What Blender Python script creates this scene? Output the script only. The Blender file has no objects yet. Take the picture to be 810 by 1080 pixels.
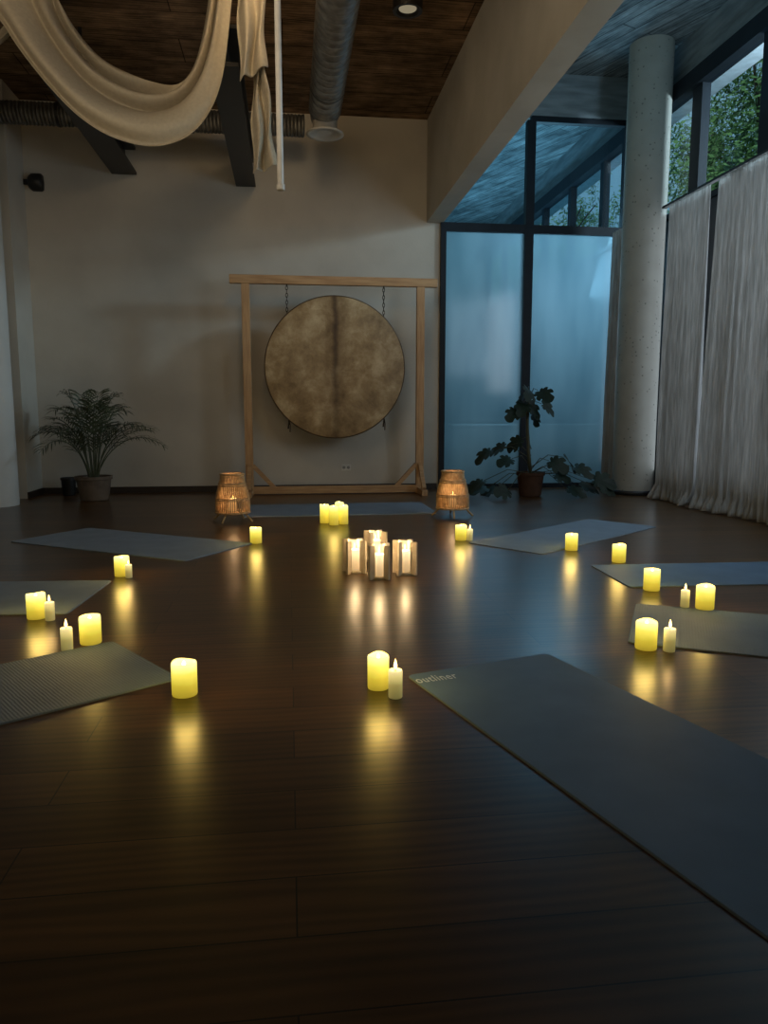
import bpy, math, random
from mathutils import Vector, Matrix
random.seed(7)
scene = bpy.context.scene
COL = scene.collection
try:
    scene.view_settings.view_transform = 'Standard'
except Exception: pass

# ---------------------------------------------------------------- camera
FPX = 790.0
TH = math.radians(7.57); PS = math.radians(7.2)
C = Vector((0, 0, 1.0))
F = Vector((math.sin(PS)*math.cos(TH), math.cos(PS)*math.cos(TH), -math.sin(TH)))
R = Vector((math.cos(PS), -math.sin(PS), 0))
U = R.cross(F)
cam_d = bpy.data.cameras.new('camera'); cam_d.sensor_fit = 'VERTICAL'; cam_d.sensor_height = 36
cam_d.lens = FPX/1080*36; cam_d.clip_start = 0.02; cam_d.clip_end = 200
cam = bpy.data.objects.new('camera', cam_d); COL.objects.link(cam)
m = Matrix((R, U, -F)).transposed().to_4x4(); m.translation = C
cam.matrix_world = m
scene.camera = cam

def ray(u, v): return F*FPX + R*(u-405) + U*(540-v)
def PF(u, v, z=0.0):
    d = ray(u, v); return C + d*((z-C.z)/d.z)
def PY(u, v, y):
    d = ray(u, v); return C + d*((y-C.y)/d.y)
def PX(u, v, x):
    d = ray(u, v); return C + d*((x-C.x)/d.x)

# ---------------------------------------------------------------- materials
def newmat(name):
    mt = bpy.data.materials.new(name); mt.use_nodes = True
    nt = mt.node_tree; nt.nodes.clear()
    out = nt.nodes.new('ShaderNodeOutputMaterial')
    return mt, nt, out
def c4(c): return (c[0], c[1], c[2], 1)
def pmat(name, c1, c2=None, rough=0.6, metal=0.0, scale=8.0, stretch=(1, 1, 1), bump=0.0, spec=0.5, detail=5, bscale=None, contrast=(0.35, 0.65)):
    mt, nt, out = newmat(name); N = nt.nodes; L = nt.links
    b = N.new('ShaderNodeBsdfPrincipled'); L.new(b.outputs[0], out.inputs[0])
    b.inputs['Roughness'].default_value = rough; b.inputs['Metallic'].default_value = metal
    b.inputs['Specular IOR Level'].default_value = spec
    tc = N.new('ShaderNodeTexCoord'); mp = N.new('ShaderNodeMapping'); mp.inputs['Scale'].default_value = stretch
    L.new(tc.outputs['Object'], mp.inputs[0])
    n = N.new('ShaderNodeTexNoise'); n.inputs['Scale'].default_value = scale; n.inputs['Detail'].default_value = detail
    L.new(mp.outputs[0], n.inputs['Vector'])
    r = N.new('ShaderNodeValToRGB'); r.color_ramp.elements[0].position = contrast[0]; r.color_ramp.elements[1].position = contrast[1]
    c2 = c2 or tuple(x*0.8 for x in c1)
    r.color_ramp.elements[0].color = c4(c2); r.color_ramp.elements[1].color = c4(c1)
    L.new(n.outputs['Fac'], r.inputs[0]); L.new(r.outputs[0], b.inputs['Base Color'])
    if bump:
        n2 = n
        if bscale:
            n2 = N.new('ShaderNodeTexNoise'); n2.inputs['Scale'].default_value = bscale; n2.inputs['Detail'].default_value = 4
            L.new(mp.outputs[0], n2.inputs['Vector'])
        bp = N.new('ShaderNodeBump'); bp.inputs['Strength'].default_value = bump; bp.inputs['Distance'].default_value = 0.02
        L.new(n2.outputs['Fac'], bp.inputs['Height']); L.new(bp.outputs[0], b.inputs['Normal'])
    return mt
def emat(name, col, strength):
    mt, nt, out = newmat(name); e = nt.nodes.new('ShaderNodeEmission')
    e.inputs[0].default_value = c4(col); e.inputs[1].default_value = strength
    nt.links.new(e.outputs[0], out.inputs[0]); return mt
def waxglow(name, stops, h, strength, base=(0.8, 0.75, 0.5)):  # candle light inside the wax put in as emission, brighter towards the top
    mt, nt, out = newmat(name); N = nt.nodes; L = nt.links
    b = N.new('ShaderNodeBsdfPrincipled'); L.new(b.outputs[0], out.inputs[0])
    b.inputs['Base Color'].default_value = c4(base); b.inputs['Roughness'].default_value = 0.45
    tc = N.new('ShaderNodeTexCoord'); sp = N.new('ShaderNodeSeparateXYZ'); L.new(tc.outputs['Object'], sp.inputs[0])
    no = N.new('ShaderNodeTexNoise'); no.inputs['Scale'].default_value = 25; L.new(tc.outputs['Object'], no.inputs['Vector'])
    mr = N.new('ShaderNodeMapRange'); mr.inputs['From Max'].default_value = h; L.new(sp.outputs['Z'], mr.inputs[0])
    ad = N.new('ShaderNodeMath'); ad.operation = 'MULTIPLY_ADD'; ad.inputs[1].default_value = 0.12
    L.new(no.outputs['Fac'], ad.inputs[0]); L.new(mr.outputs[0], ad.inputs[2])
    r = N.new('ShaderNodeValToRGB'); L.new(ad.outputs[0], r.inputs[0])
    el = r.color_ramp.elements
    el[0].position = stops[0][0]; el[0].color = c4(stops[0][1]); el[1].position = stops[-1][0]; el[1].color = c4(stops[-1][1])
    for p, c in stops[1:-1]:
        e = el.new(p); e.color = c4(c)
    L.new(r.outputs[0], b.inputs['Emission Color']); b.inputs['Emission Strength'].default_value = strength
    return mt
def plankmat(name, ca, cb, width, length, rough, bump=0.25, grain=0.5, rot=0.0, mortar=0.004, spec=0.5, mortcol=(0.002, 0.001, 0.001), wave=0.3, nscale=(1.3, 22, 1), hi=0.85, nbump=1.0, blot=0.0, rvar=0.15, ndetail=8):
    mt, nt, out = newmat(name); N = nt.nodes; L = nt.links
    b = N.new('ShaderNodeBsdfPrincipled'); L.new(b.outputs[0], out.inputs[0]); b.inputs['Specular IOR Level'].default_value = spec
    tc = N.new('ShaderNodeTexCoord'); mp = N.new('ShaderNodeMapping'); mp.inputs['Rotation'].default_value = (0, 0, rot)
    L.new(tc.outputs['Object'], mp.inputs[0])
    br = N.new('ShaderNodeTexBrick'); br.inputs['Scale'].default_value = 1; br.inputs['Brick Width'].default_value = length
    br.inputs['Row Height'].default_value = width; br.inputs['Mortar Size'].default_value = mortar; br.offset = 0.37
    br.inputs['Color1'].default_value = c4(ca); br.inputs['Color2'].default_value = c4(cb); br.inputs['Mortar'].default_value = c4(mortcol)
    br.inputs['Mortar Smooth'].default_value = 0.2
    L.new(mp.outputs[0], br.inputs['Vector'])
    m2 = N.new('ShaderNodeMapping'); m2.inputs['Scale'].default_value = nscale; L.new(mp.outputs[0], m2.inputs[0])
    n = N.new('ShaderNodeTexNoise'); n.inputs['Scale'].default_value = 2.2; n.inputs['Detail'].default_value = ndetail; n.inputs['Roughness'].default_value = 0.6
    L.new(m2.outputs[0], n.inputs['Vector'])
    m3 = N.new('ShaderNodeMapping'); m3.inputs['Scale'].default_value = (0.8, 5, 1); L.new(mp.outputs[0], m3.inputs[0])
    w = N.new('ShaderNodeTexWave'); w.bands_direction = 'Y'; w.inputs['Scale'].default_value = 1.6; w.inputs['Distortion'].default_value = 9; w.inputs['Detail'].default_value = 2; w.inputs['Detail Scale'].default_value = 0.7
    L.new(m3.outputs[0], w.inputs['Vector'])
    ma = N.new('ShaderNodeMath'); ma.operation = 'MULTIPLY_ADD'; L.new(w.outputs['Fac'], ma.inputs[0]); ma.inputs[1].default_value = wave; L.new(n.outputs['Fac'], ma.inputs[2])
    r = N.new('ShaderNodeValToRGB'); r.color_ramp.elements[0].position = 0.38; r.color_ramp.elements[1].position = hi
    g = max(0.04, 1-grain*1.3)
    r.color_ramp.elements[0].color = (g, g, g, 1); r.color_ramp.elements[1].color = (1.35, 1.3, 1.25, 1)
    L.new(ma.outputs[0], r.inputs[0])
    mx = N.new('ShaderNodeMix'); mx.data_type = 'RGBA'; mx.blend_type = 'MULTIPLY'; mx.inputs[0].default_value = 1
    L.new(br.outputs['Color'], mx.inputs[6]); L.new(r.outputs[0], mx.inputs[7])
    colout = mx.outputs[2]
    if blot:
        nb = N.new('ShaderNodeTexNoise'); nb.inputs['Scale'].default_value = 1.7; nb.inputs['Detail'].default_value = 9; nb.inputs['Roughness'].default_value = 0.7
        L.new(tc.outputs['Object'], nb.inputs['Vector'])
        rb = N.new('ShaderNodeValToRGB'); rb.color_ramp.elements[0].position = 0.35; rb.color_ramp.elements[1].position = 0.65
        rb.color_ramp.elements[0].color = (1-blot, 1-blot, 1-blot, 1); rb.color_ramp.elements[1].color = (1.2, 1.2, 1.2, 1)
        L.new(nb.outputs['Fac'], rb.inputs[0])
        mb_ = N.new('ShaderNodeMix'); mb_.data_type = 'RGBA'; mb_.blend_type = 'MULTIPLY'; mb_.inputs[0].default_value = 1
        L.new(colout, mb_.inputs[6]); L.new(rb.outputs[0], mb_.inputs[7]); colout = mb_.outputs[2]
    L.new(colout, b.inputs['Base Color'])
    if rvar > 0:
        rr = N.new('ShaderNodeMapRange'); L.new(ma.outputs[0], rr.inputs[0]); rr.inputs['To Min'].default_value = rough+rvar*.66; rr.inputs['To Max'].default_value = rough-rvar*.33
        L.new(rr.outputs[0], b.inputs['Roughness'])
    else:
        b.inputs['Roughness'].default_value = rough
    hs = N.new('ShaderNodeMath'); hs.operation = 'MULTIPLY'; hs.inputs[1].default_value = -1.2; L.new(br.outputs['Fac'], hs.inputs[0])
    hout = hs.outputs[0]
    if nbump > 0:
        sb = N.new('ShaderNodeMath'); sb.operation = 'MULTIPLY_ADD'; sb.inputs[1].default_value = nbump
        L.new(n.outputs['Fac'], sb.inputs[0]); L.new(hs.outputs[0], sb.inputs[2]); hout = sb.outputs[0]
    bp = N.new('ShaderNodeBump'); bp.inputs['Strength'].default_value = bump; bp.inputs['Distance'].default_value = 0.004
    L.new(hout, bp.inputs['Height']); L.new(bp.outputs[0], b.inputs['Normal'])
    return mt
def facing_fac(nt, base, amount):
    N = nt.nodes; L = nt.links
    fr = N.new('ShaderNodeLayerWeight'); fr.inputs[0].default_value = 0.5
    pw = N.new('ShaderNodeMath'); pw.operation = 'POWER'; pw.inputs[1].default_value = 3.5; L.new(fr.outputs['Facing'], pw.inputs[0])
    ma = N.new('ShaderNodeMath'); ma.operation = 'MULTIPLY_ADD'; ma.inputs[1].default_value = amount; ma.inputs[2].default_value = base
    L.new(pw.outputs[0], ma.inputs[0]); return ma.outputs[0]
def mixglass(name, tint, base=0.04, amount=0.35, rough=0.02):
    mt, nt, out = newmat(name); N = nt.nodes; L = nt.links
    t = N.new('ShaderNodeBsdfTransparent'); t.inputs[0].default_value = c4(tint)
    g = N.new('ShaderNodeBsdfGlossy'); g.inputs['Roughness'].default_value = rough
    mx = N.new('ShaderNodeMixShader'); L.new(facing_fac(nt, base, amount), mx.inputs[0]); L.new(t.outputs[0], mx.inputs[1]); L.new(g.outputs[0], mx.inputs[2])
    L.new(mx.outputs[0], out.inputs[0]); return mt
def milkyglass(name):
    mt, nt, out = newmat(name); N = nt.nodes; L = nt.links
    t = N.new('ShaderNodeBsdfTransparent'); t.inputs[0].default_value = (1, 0.98, 0.94, 1)
    g = N.new('ShaderNodeBsdfTranslucent'); g.inputs[0].default_value = (0.9, 0.82, 0.66, 1)
    mx = N.new('ShaderNodeMixShader'); mx.inputs[0].default_value = 0.10; L.new(t.outputs[0], mx.inputs[1]); L.new(g.outputs[0], mx.inputs[2])
    L.new(mx.outputs[0], out.inputs[0]); return mt
def clothmat(name, c1, c2, trans=0.35, scale=(60, 60, 8), bump=0.2):
    mt, nt, out = newmat(name); N = nt.nodes; L = nt.links
    d = N.new('ShaderNodeBsdfDiffuse'); t = N.new('ShaderNodeBsdfTranslucent'); mx = N.new('ShaderNodeMixShader'); mx.inputs[0].default_value = trans
    tc = N.new('ShaderNodeTexCoord'); mp = N.new('ShaderNodeMapping'); mp.inputs['Scale'].default_value = scale; L.new(tc.outputs['Object'], mp.inputs[0])
    n = N.new('ShaderNodeTexNoise'); n.inputs['Scale'].default_value = 1; n.inputs['Detail'].default_value = 5; L.new(mp.outputs[0], n.inputs['Vector'])
    r = N.new('ShaderNodeValToRGB'); r.color_ramp.elements[0].position = 0.3; r.color_ramp.elements[1].position = 0.7
    r.color_ramp.elements[0].color = c4(c2); r.color_ramp.elements[1].color = c4(c1)
    L.new(n.outputs['Fac'], r.inputs[0]); L.new(r.outputs[0], d.inputs[0]); L.new(r.outputs[0], t.inputs[0])
    bp = N.new('ShaderNodeBump'); bp.inputs['Strength'].default_value = bump; bp.inputs['Distance'].default_value = 0.02
    L.new(n.outputs['Fac'], bp.inputs['Height']); L.new(bp.outputs[0], d.inputs['Normal'])
    L.new(d.outputs[0], mx.inputs[1]); L.new(t.outputs[0], mx.inputs[2]); L.new(mx.outputs[0], out.inputs[0]); return mt

M_floor = plankmat('floor_wood', (0.130, 0.062, 0.020), (0.070, 0.033, 0.011), 0.19, 1.7, 0.29, bump=0.06, grain=0.38, mortar=0.002, wave=0.26, spec=0.45, nbump=0.0, hi=1.0, nscale=(0.8, 6, 1), rvar=0.0, ndetail=5)
M_ceilwood = plankmat('ceiling_boards', (0.30, 0.20, 0.12), (0.19, 0.125, 0.075), 0.50, 2.7, 0.85, bump=0.8, grain=0.5, mortar=0.006, spec=0.1, mortcol=(0.07, 0.045, 0.025), wave=0.15, nscale=(1.2, 4, 1), hi=0.8, blot=0.5)
M_ceilconc = plankmat('ceiling_concrete', (0.30, 0.34, 0.355), (0.19, 0.22, 0.235), 0.2, 2.6, 0.85, bump=0.6, grain=0.42, mortar=0.008, spec=0.1, rot=1.15, mortcol=(0.08, 0.09, 0.10), wave=0.1, nscale=(1.2, 7, 1), hi=0.75, blot=0.45)
M_conc = pmat('plain_concrete', (0.26, 0.295, 0.315), (0.17, 0.195, 0.21), rough=0.9, scale=2.5, stretch=(1, 1, 6), bump=0.2, spec=0.1)
M_wall = pmat('wall_plaster', (0.53, 0.50, 0.435), (0.45, 0.42, 0.365), rough=0.9, scale=1.3, bump=0.08, spec=0.1, bscale=40)
M_beam = pmat('beam_plaster', (0.46, 0.43, 0.36), (0.40, 0.37, 0.305), rough=0.9, scale=2, bump=0.08, spec=0.1, bscale=40)
M_colw = pmat('white_plaster', (0.60, 0.60, 0.57), (0.54, 0.54, 0.51), rough=0.9, scale=2, bump=0.05, spec=0.1, bscale=40)
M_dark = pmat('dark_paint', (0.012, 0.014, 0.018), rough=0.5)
M_frame = pmat('dark_metal_frame', (0.010, 0.015, 0.022), rough=0.6, metal=0.0, spec=0.25)
M_black = pmat('black_metal', (0.01, 0.01, 0.01), rough=0.45)
M_base = pmat('baseboard_paint', (0.03, 0.02, 0.015), rough=0.5)
M_pine = pmat('pine_wood', (0.50, 0.31, 0.15), (0.36, 0.2, 0.09), rough=0.55, scale=3, stretch=(12, 12, 1.2), bump=0.1)
M_pineh = pmat('pine_wood_beam', (0.50, 0.31, 0.15), (0.36, 0.2, 0.09), rough=0.55, scale=3, stretch=(1.2, 12, 12), bump=0.1)
M_white = pmat('white_paint', (0.6, 0.58, 0.52), rough=0.5)
M_duct = pmat('galvanised_duct', (0.40, 0.40, 0.38), (0.25, 0.25, 0.24), rough=0.42, metal=0.85, scale=14)
M_ductd = pmat('dull_flexible_duct', (0.20, 0.20, 0.19), (0.12, 0.12, 0.115), rough=0.55, metal=0.7, scale=14)
M_rattan = pmat('rattan', (0.60, 0.44, 0.26), (0.42, 0.29, 0.16), rough=0.9, scale=30, spec=0.1)
M_terra = pmat('terracotta', (0.075, 0.04, 0.026), (0.05, 0.028, 0.02), rough=0.9, scale=10, spec=0.1)
M_brownpot = pmat('brown_glazed_pot', (0.145, 0.11, 0.08), (0.10, 0.075, 0.055), rough=0.7, scale=10)
M_soil = pmat('soil', (0.03, 0.02, 0.012), rough=1, scale=60, bump=0.8)
M_leaf = pmat('palm_leaf', (0.065, 0.085, 0.04), (0.035, 0.048, 0.022), rough=0.5, scale=6)
M_leafd = pmat('dark_leaf', (0.014, 0.028, 0.017), (0.008, 0.017, 0.010), rough=0.5, scale=6, spec=0.3)
M_stem = pmat('plant_stem', (0.05, 0.05, 0.022), rough=0.6)
M_bark = pmat('bark', (0.09, 0.065, 0.045), (0.04, 0.03, 0.02), rough=0.95, scale=20, bump=0.6)
M_tree = pmat('tree_leaf', (0.17, 0.30, 0.10), (0.09, 0.18, 0.06), rough=0.8, scale=2.5, spec=0.1)
M_drape = clothmat('cream_muslin', (0.60, 0.53, 0.40), (0.53, 0.465, 0.345), 0.35, (40, 40, 40), 0.05)
M_curtain = clothmat('crinkled_linen', (0.70, 0.70, 0.69), (0.44, 0.445, 0.44), 0.5, (70, 70, 4), 0.5)
M_glass = mixglass('clear_glass', (0.66, 0.84, 0.92))
M_cup = milkyglass('cup_glass')
M_rope = pmat('dark_rope', (0.04, 0.03, 0.02), rough=0.9)
M_flame = emat('flame', (1.0, 0.62, 0.18), 9.0)
M_ledflame = emat('led_flame', (1.0, 0.85, 0.35), 5.0)
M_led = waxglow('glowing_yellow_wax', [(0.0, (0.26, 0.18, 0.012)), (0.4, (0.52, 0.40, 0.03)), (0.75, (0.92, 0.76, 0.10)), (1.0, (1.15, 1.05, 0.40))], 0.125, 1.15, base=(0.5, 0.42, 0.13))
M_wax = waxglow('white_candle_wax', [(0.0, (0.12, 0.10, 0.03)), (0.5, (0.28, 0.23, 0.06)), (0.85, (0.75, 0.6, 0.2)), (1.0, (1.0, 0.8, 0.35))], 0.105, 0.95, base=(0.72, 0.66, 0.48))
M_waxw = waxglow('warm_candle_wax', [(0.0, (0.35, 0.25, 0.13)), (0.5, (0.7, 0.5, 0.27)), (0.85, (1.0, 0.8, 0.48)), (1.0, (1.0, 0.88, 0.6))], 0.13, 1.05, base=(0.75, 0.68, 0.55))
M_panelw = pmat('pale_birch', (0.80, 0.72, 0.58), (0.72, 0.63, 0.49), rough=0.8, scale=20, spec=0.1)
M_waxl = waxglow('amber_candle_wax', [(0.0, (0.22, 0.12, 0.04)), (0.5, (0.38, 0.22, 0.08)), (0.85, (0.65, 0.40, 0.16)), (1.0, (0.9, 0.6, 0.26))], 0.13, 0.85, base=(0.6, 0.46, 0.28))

def concrete_col():
    mt, nt, out = newmat('pitted_concrete'); N = nt.nodes; L = nt.links
    b = N.new('ShaderNodeBsdfPrincipled'); L.new(b.outputs[0], out.inputs[0]); b.inputs['Roughness'].default_value = 0.85
    tc = N.new('ShaderNodeTexCoord')
    v = N.new('ShaderNodeTexVoronoi'); v.inputs['Scale'].default_value = 15; L.new(tc.outputs['Object'], v.inputs['Vector'])
    n = N.new('ShaderNodeTexNoise'); n.inputs['Scale'].default_value = 5; L.new(tc.outputs['Object'], n.inputs['Vector'])
    r1 = N.new('ShaderNodeValToRGB'); r1.color_ramp.elements[0].color = (0.25, 0.24, 0.21, 1); r1.color_ramp.elements[1].color = (0.34, 0.33, 0.29, 1)
    L.new(n.outputs['Fac'], r1.inputs[0])
    r = N.new('ShaderNodeValToRGB'); r.color_ramp.elements[0].position = 0.10; r.color_ramp.elements[1].position = 0.18
    r.color_ramp.elements[0].color = (0.5, 0.5, 0.5, 1); r.color_ramp.elements[1].color = (1, 1, 1, 1)
    L.new(v.outputs['Distance'], r.inputs[0])
    mx = N.new('ShaderNodeMix'); mx.data_type = 'RGBA'; mx.blend_type = 'MULTIPLY'; mx.inputs[0].default_value = 1
    L.new(r1.outputs[0], mx.inputs[6]); L.new(r.outputs[0], mx.inputs[7]); L.new(mx.outputs[2], b.inputs['Base Color'])
    bp = N.new('ShaderNodeBump'); bp.inputs['Strength'].default_value = 0.3; bp.inputs['Distance'].default_value = 0.01
    L.new(r.outputs[0], bp.inputs['Height']); L.new(bp.outputs[0], b.inputs['Normal'])
    return mt
M_col = concrete_col()

def frosted():
    mt, nt, out = newmat('frosted_glass'); N = nt.nodes; L = nt.links
    d = N.new('ShaderNodeBsdfDiffuse'); d.inputs[0].default_value = (0.13, 0.19, 0.215, 1)
    t = N.new('ShaderNodeBsdfTranslucent')
    tc = N.new('ShaderNodeTexCoord'); n = N.new('ShaderNodeTexNoise'); n.inputs['Scale'].default_value = 1.1; n.inputs['Detail'].default_value = 2
    mp = N.new('ShaderNodeMapping'); mp.inputs['Scale'].default_value = (2.2, 1, 0.6); L.new(tc.outputs['Object'], mp.inputs[0])
    L.new(mp.outputs[0], n.inputs['Vector'])
    r = N.new('ShaderNodeValToRGB'); r.color_ramp.elements[0].color = (0.34, 0.50, 0.57, 1); r.color_ramp.elements[1].color = (0.60, 0.75, 0.82, 1)
    r.color_ramp.elements[0].position = 0.3; r.color_ramp.elements[1].position = 0.7
    L.new(n.outputs['Fac'], r.inputs[0]); L.new(r.outputs[0], t.inputs[0])
    m1 = N.new('ShaderNodeMixShader'); m1.inputs[0].default_value = 0.72; L.new(d.outputs[0], m1.inputs[1]); L.new(t.outputs[0], m1.inputs[2])
    tr = N.new('ShaderNodeBsdfTransparent'); tr.inputs[0].default_value = (0.75, 0.92, 1.0, 1)
    m3 = N.new('ShaderNodeMixShader'); m3.inputs[0].default_value = 0.32; L.new(m1.outputs[0], m3.inputs[1]); L.new(tr.outputs[0], m3.inputs[2])
    g = N.new('ShaderNodeBsdfGlossy'); g.inputs['Roughness'].default_value = 0.12
    m2 = N.new('ShaderNodeMixShader'); L.new(facing_fac(nt, 0.035, 0.3), m2.inputs[0]); L.new(m3.outputs[0], m2.inputs[1]); L.new(g.outputs[0], m2.inputs[2])
    L.new(m2.outputs[0], out.inputs[0]); return mt
M_frost = frosted()

def drumskin():
    mt, nt, out = newmat('drum_hide'); N = nt.nodes; L = nt.links
    b = N.new('ShaderNodeBsdfPrincipled'); L.new(b.outputs[0], out.inputs[0]); b.inputs['Roughness'].default_value = 0.6
    tc = N.new('ShaderNodeTexCoord')
    n = N.new('ShaderNodeTexNoise'); n.inputs['Scale'].default_value = 3.0; n.inputs['Detail'].default_value = 10; n.inputs['Roughness'].default_value = 0.7; n.inputs['Distortion'].default_value = 0.15
    L.new(tc.outputs['Object'], n.inputs['Vector'])
    r = N.new('ShaderNodeValToRGB'); e = r.color_ramp.elements
    e[0].position = 0.33; e[0].color = (0.17, 0.105, 0.045, 1); e[1].position = 0.68; e[1].color = (0.58, 0.46, 0.28, 1)
    k = e.new(0.5); k.color = (0.34, 0.235, 0.115, 1)
    L.new(n.outputs['Fac'], r.inputs[0])
    sp = N.new('ShaderNodeSeparateXYZ'); L.new(tc.outputs['Object'], sp.inputs[0])
    n2 = N.new('ShaderNodeTexNoise'); n2.inputs['Scale'].default_value = 2.5; n2.inputs['Detail'].default_value = 2; L.new(tc.outputs['Object'], n2.inputs['Vector'])
    ma = N.new('ShaderNodeMath'); ma.operation = 'MULTIPLY_ADD'; L.new(n2.outputs['Fac'], ma.inputs[0]); ma.inputs[1].default_value = 0.09
    L.new(sp.outputs['X'], ma.inputs[2])
    ab0 = N.new('ShaderNodeMath'); ab0.operation = 'SUBTRACT'; L.new(ma.outputs[0], ab0.inputs[0]); ab0.inputs[1].default_value = 0.045
    ab = N.new('ShaderNodeMath'); ab.operation = 'ABSOLUTE'; L.new(ab0.outputs[0], ab.inputs[0])
    r2 = N.new('ShaderNodeValToRGB'); r2.color_ramp.interpolation = 'EASE'; f = r2.color_ramp.elements
    f[0].position = 0.0; f[0].color = (0.22, 0.17, 0.13, 1); f[1].position = 0.2; f[1].color = (1, 1, 1, 1)
    k = f.new(0.06); k.color = (0.66, 0.61, 0.54, 1)
    L.new(ab.outputs[0], r2.inputs[0])
    mr = N.new('ShaderNodeMapRange'); mr.inputs['From Min'].default_value = -0.9; mr.inputs['From Max'].default_value = 0.35; mr.inputs['To Min'].default_value = 0.4
    L.new(sp.outputs['Z'], mr.inputs[0])
    mx = N.new('ShaderNodeMix'); mx.data_type = 'RGBA'; mx.blend_type = 'MULTIPLY'; L.new(mr.outputs[0], mx.inputs[0])
    L.new(r.outputs[0], mx.inputs[6]); L.new(r2.outputs[0], mx.inputs[7]); L.new(mx.outputs[2], b.inputs['Base Color'])
    return mt
M_skin = drumskin()

def matmat(name, c, ribs=False):
    mt, nt, out = newmat(name); N = nt.nodes; L = nt.links
    b = N.new('ShaderNodeBsdfPrincipled'); L.new(b.outputs[0], out.inputs[0]); b.inputs['Roughness'].default_value = 0.65
    b.inputs['Specular IOR Level'].default_value = 0.3
    tc = N.new('ShaderNodeTexCoord'); n = N.new('ShaderNodeTexNoise'); n.inputs['Scale'].default_value = 5; n.inputs['Detail'].default_value = 6
    L.new(tc.outputs['Object'], n.inputs['Vector'])
    r = N.new('ShaderNodeValToRGB'); r.color_ramp.elements[0].position = 0.3; r.color_ramp.elements[1].position = 0.7
    r.color_ramp.elements[0].color = c4([x*0.85 for x in c]); r.color_ramp.elements[1].color = c4(c)
    L.new(n.outputs['Fac'], r.inputs[0]); L.new(r.outputs[0], b.inputs['Base Color'])
    w = N.new('ShaderNodeTexWave'); w.bands_direction = 'X'; w.inputs['Scale'].default_value = 26 if ribs else 60
    w.inputs['Distortion'].default_value = 1.5 if ribs else 3
    L.new(tc.outputs['Object'], w.inputs['Vector'])
    bp = N.new('ShaderNodeBump'); bp.inputs['Strength'].default_value = 0.3 if ribs else 0.08; bp.inputs['Distance'].default_value = 0.003
    L.new(w.outputs['Fac'], bp.inputs['Height']); L.new(bp.outputs[0], b.inputs['Normal'])
    return mt
M_mat_blue = matmat('mat_blue_grey', (0.17, 0.275, 0.42))
M_mat_grey = matmat('mat_ribbed_grey', (0.22, 0.285, 0.365), True)
M_mat_pale = matmat('mat_pale_grey', (0.30, 0.38, 0.47))
M_mat_edge = pmat('mat_edge', (0.26, 0.32, 0.38), rough=0.7)
M_logo = pmat('logo_print', (0.82, 0.92, 1.0), (0.8, 0.9, 1.0), rough=0.6)

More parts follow.
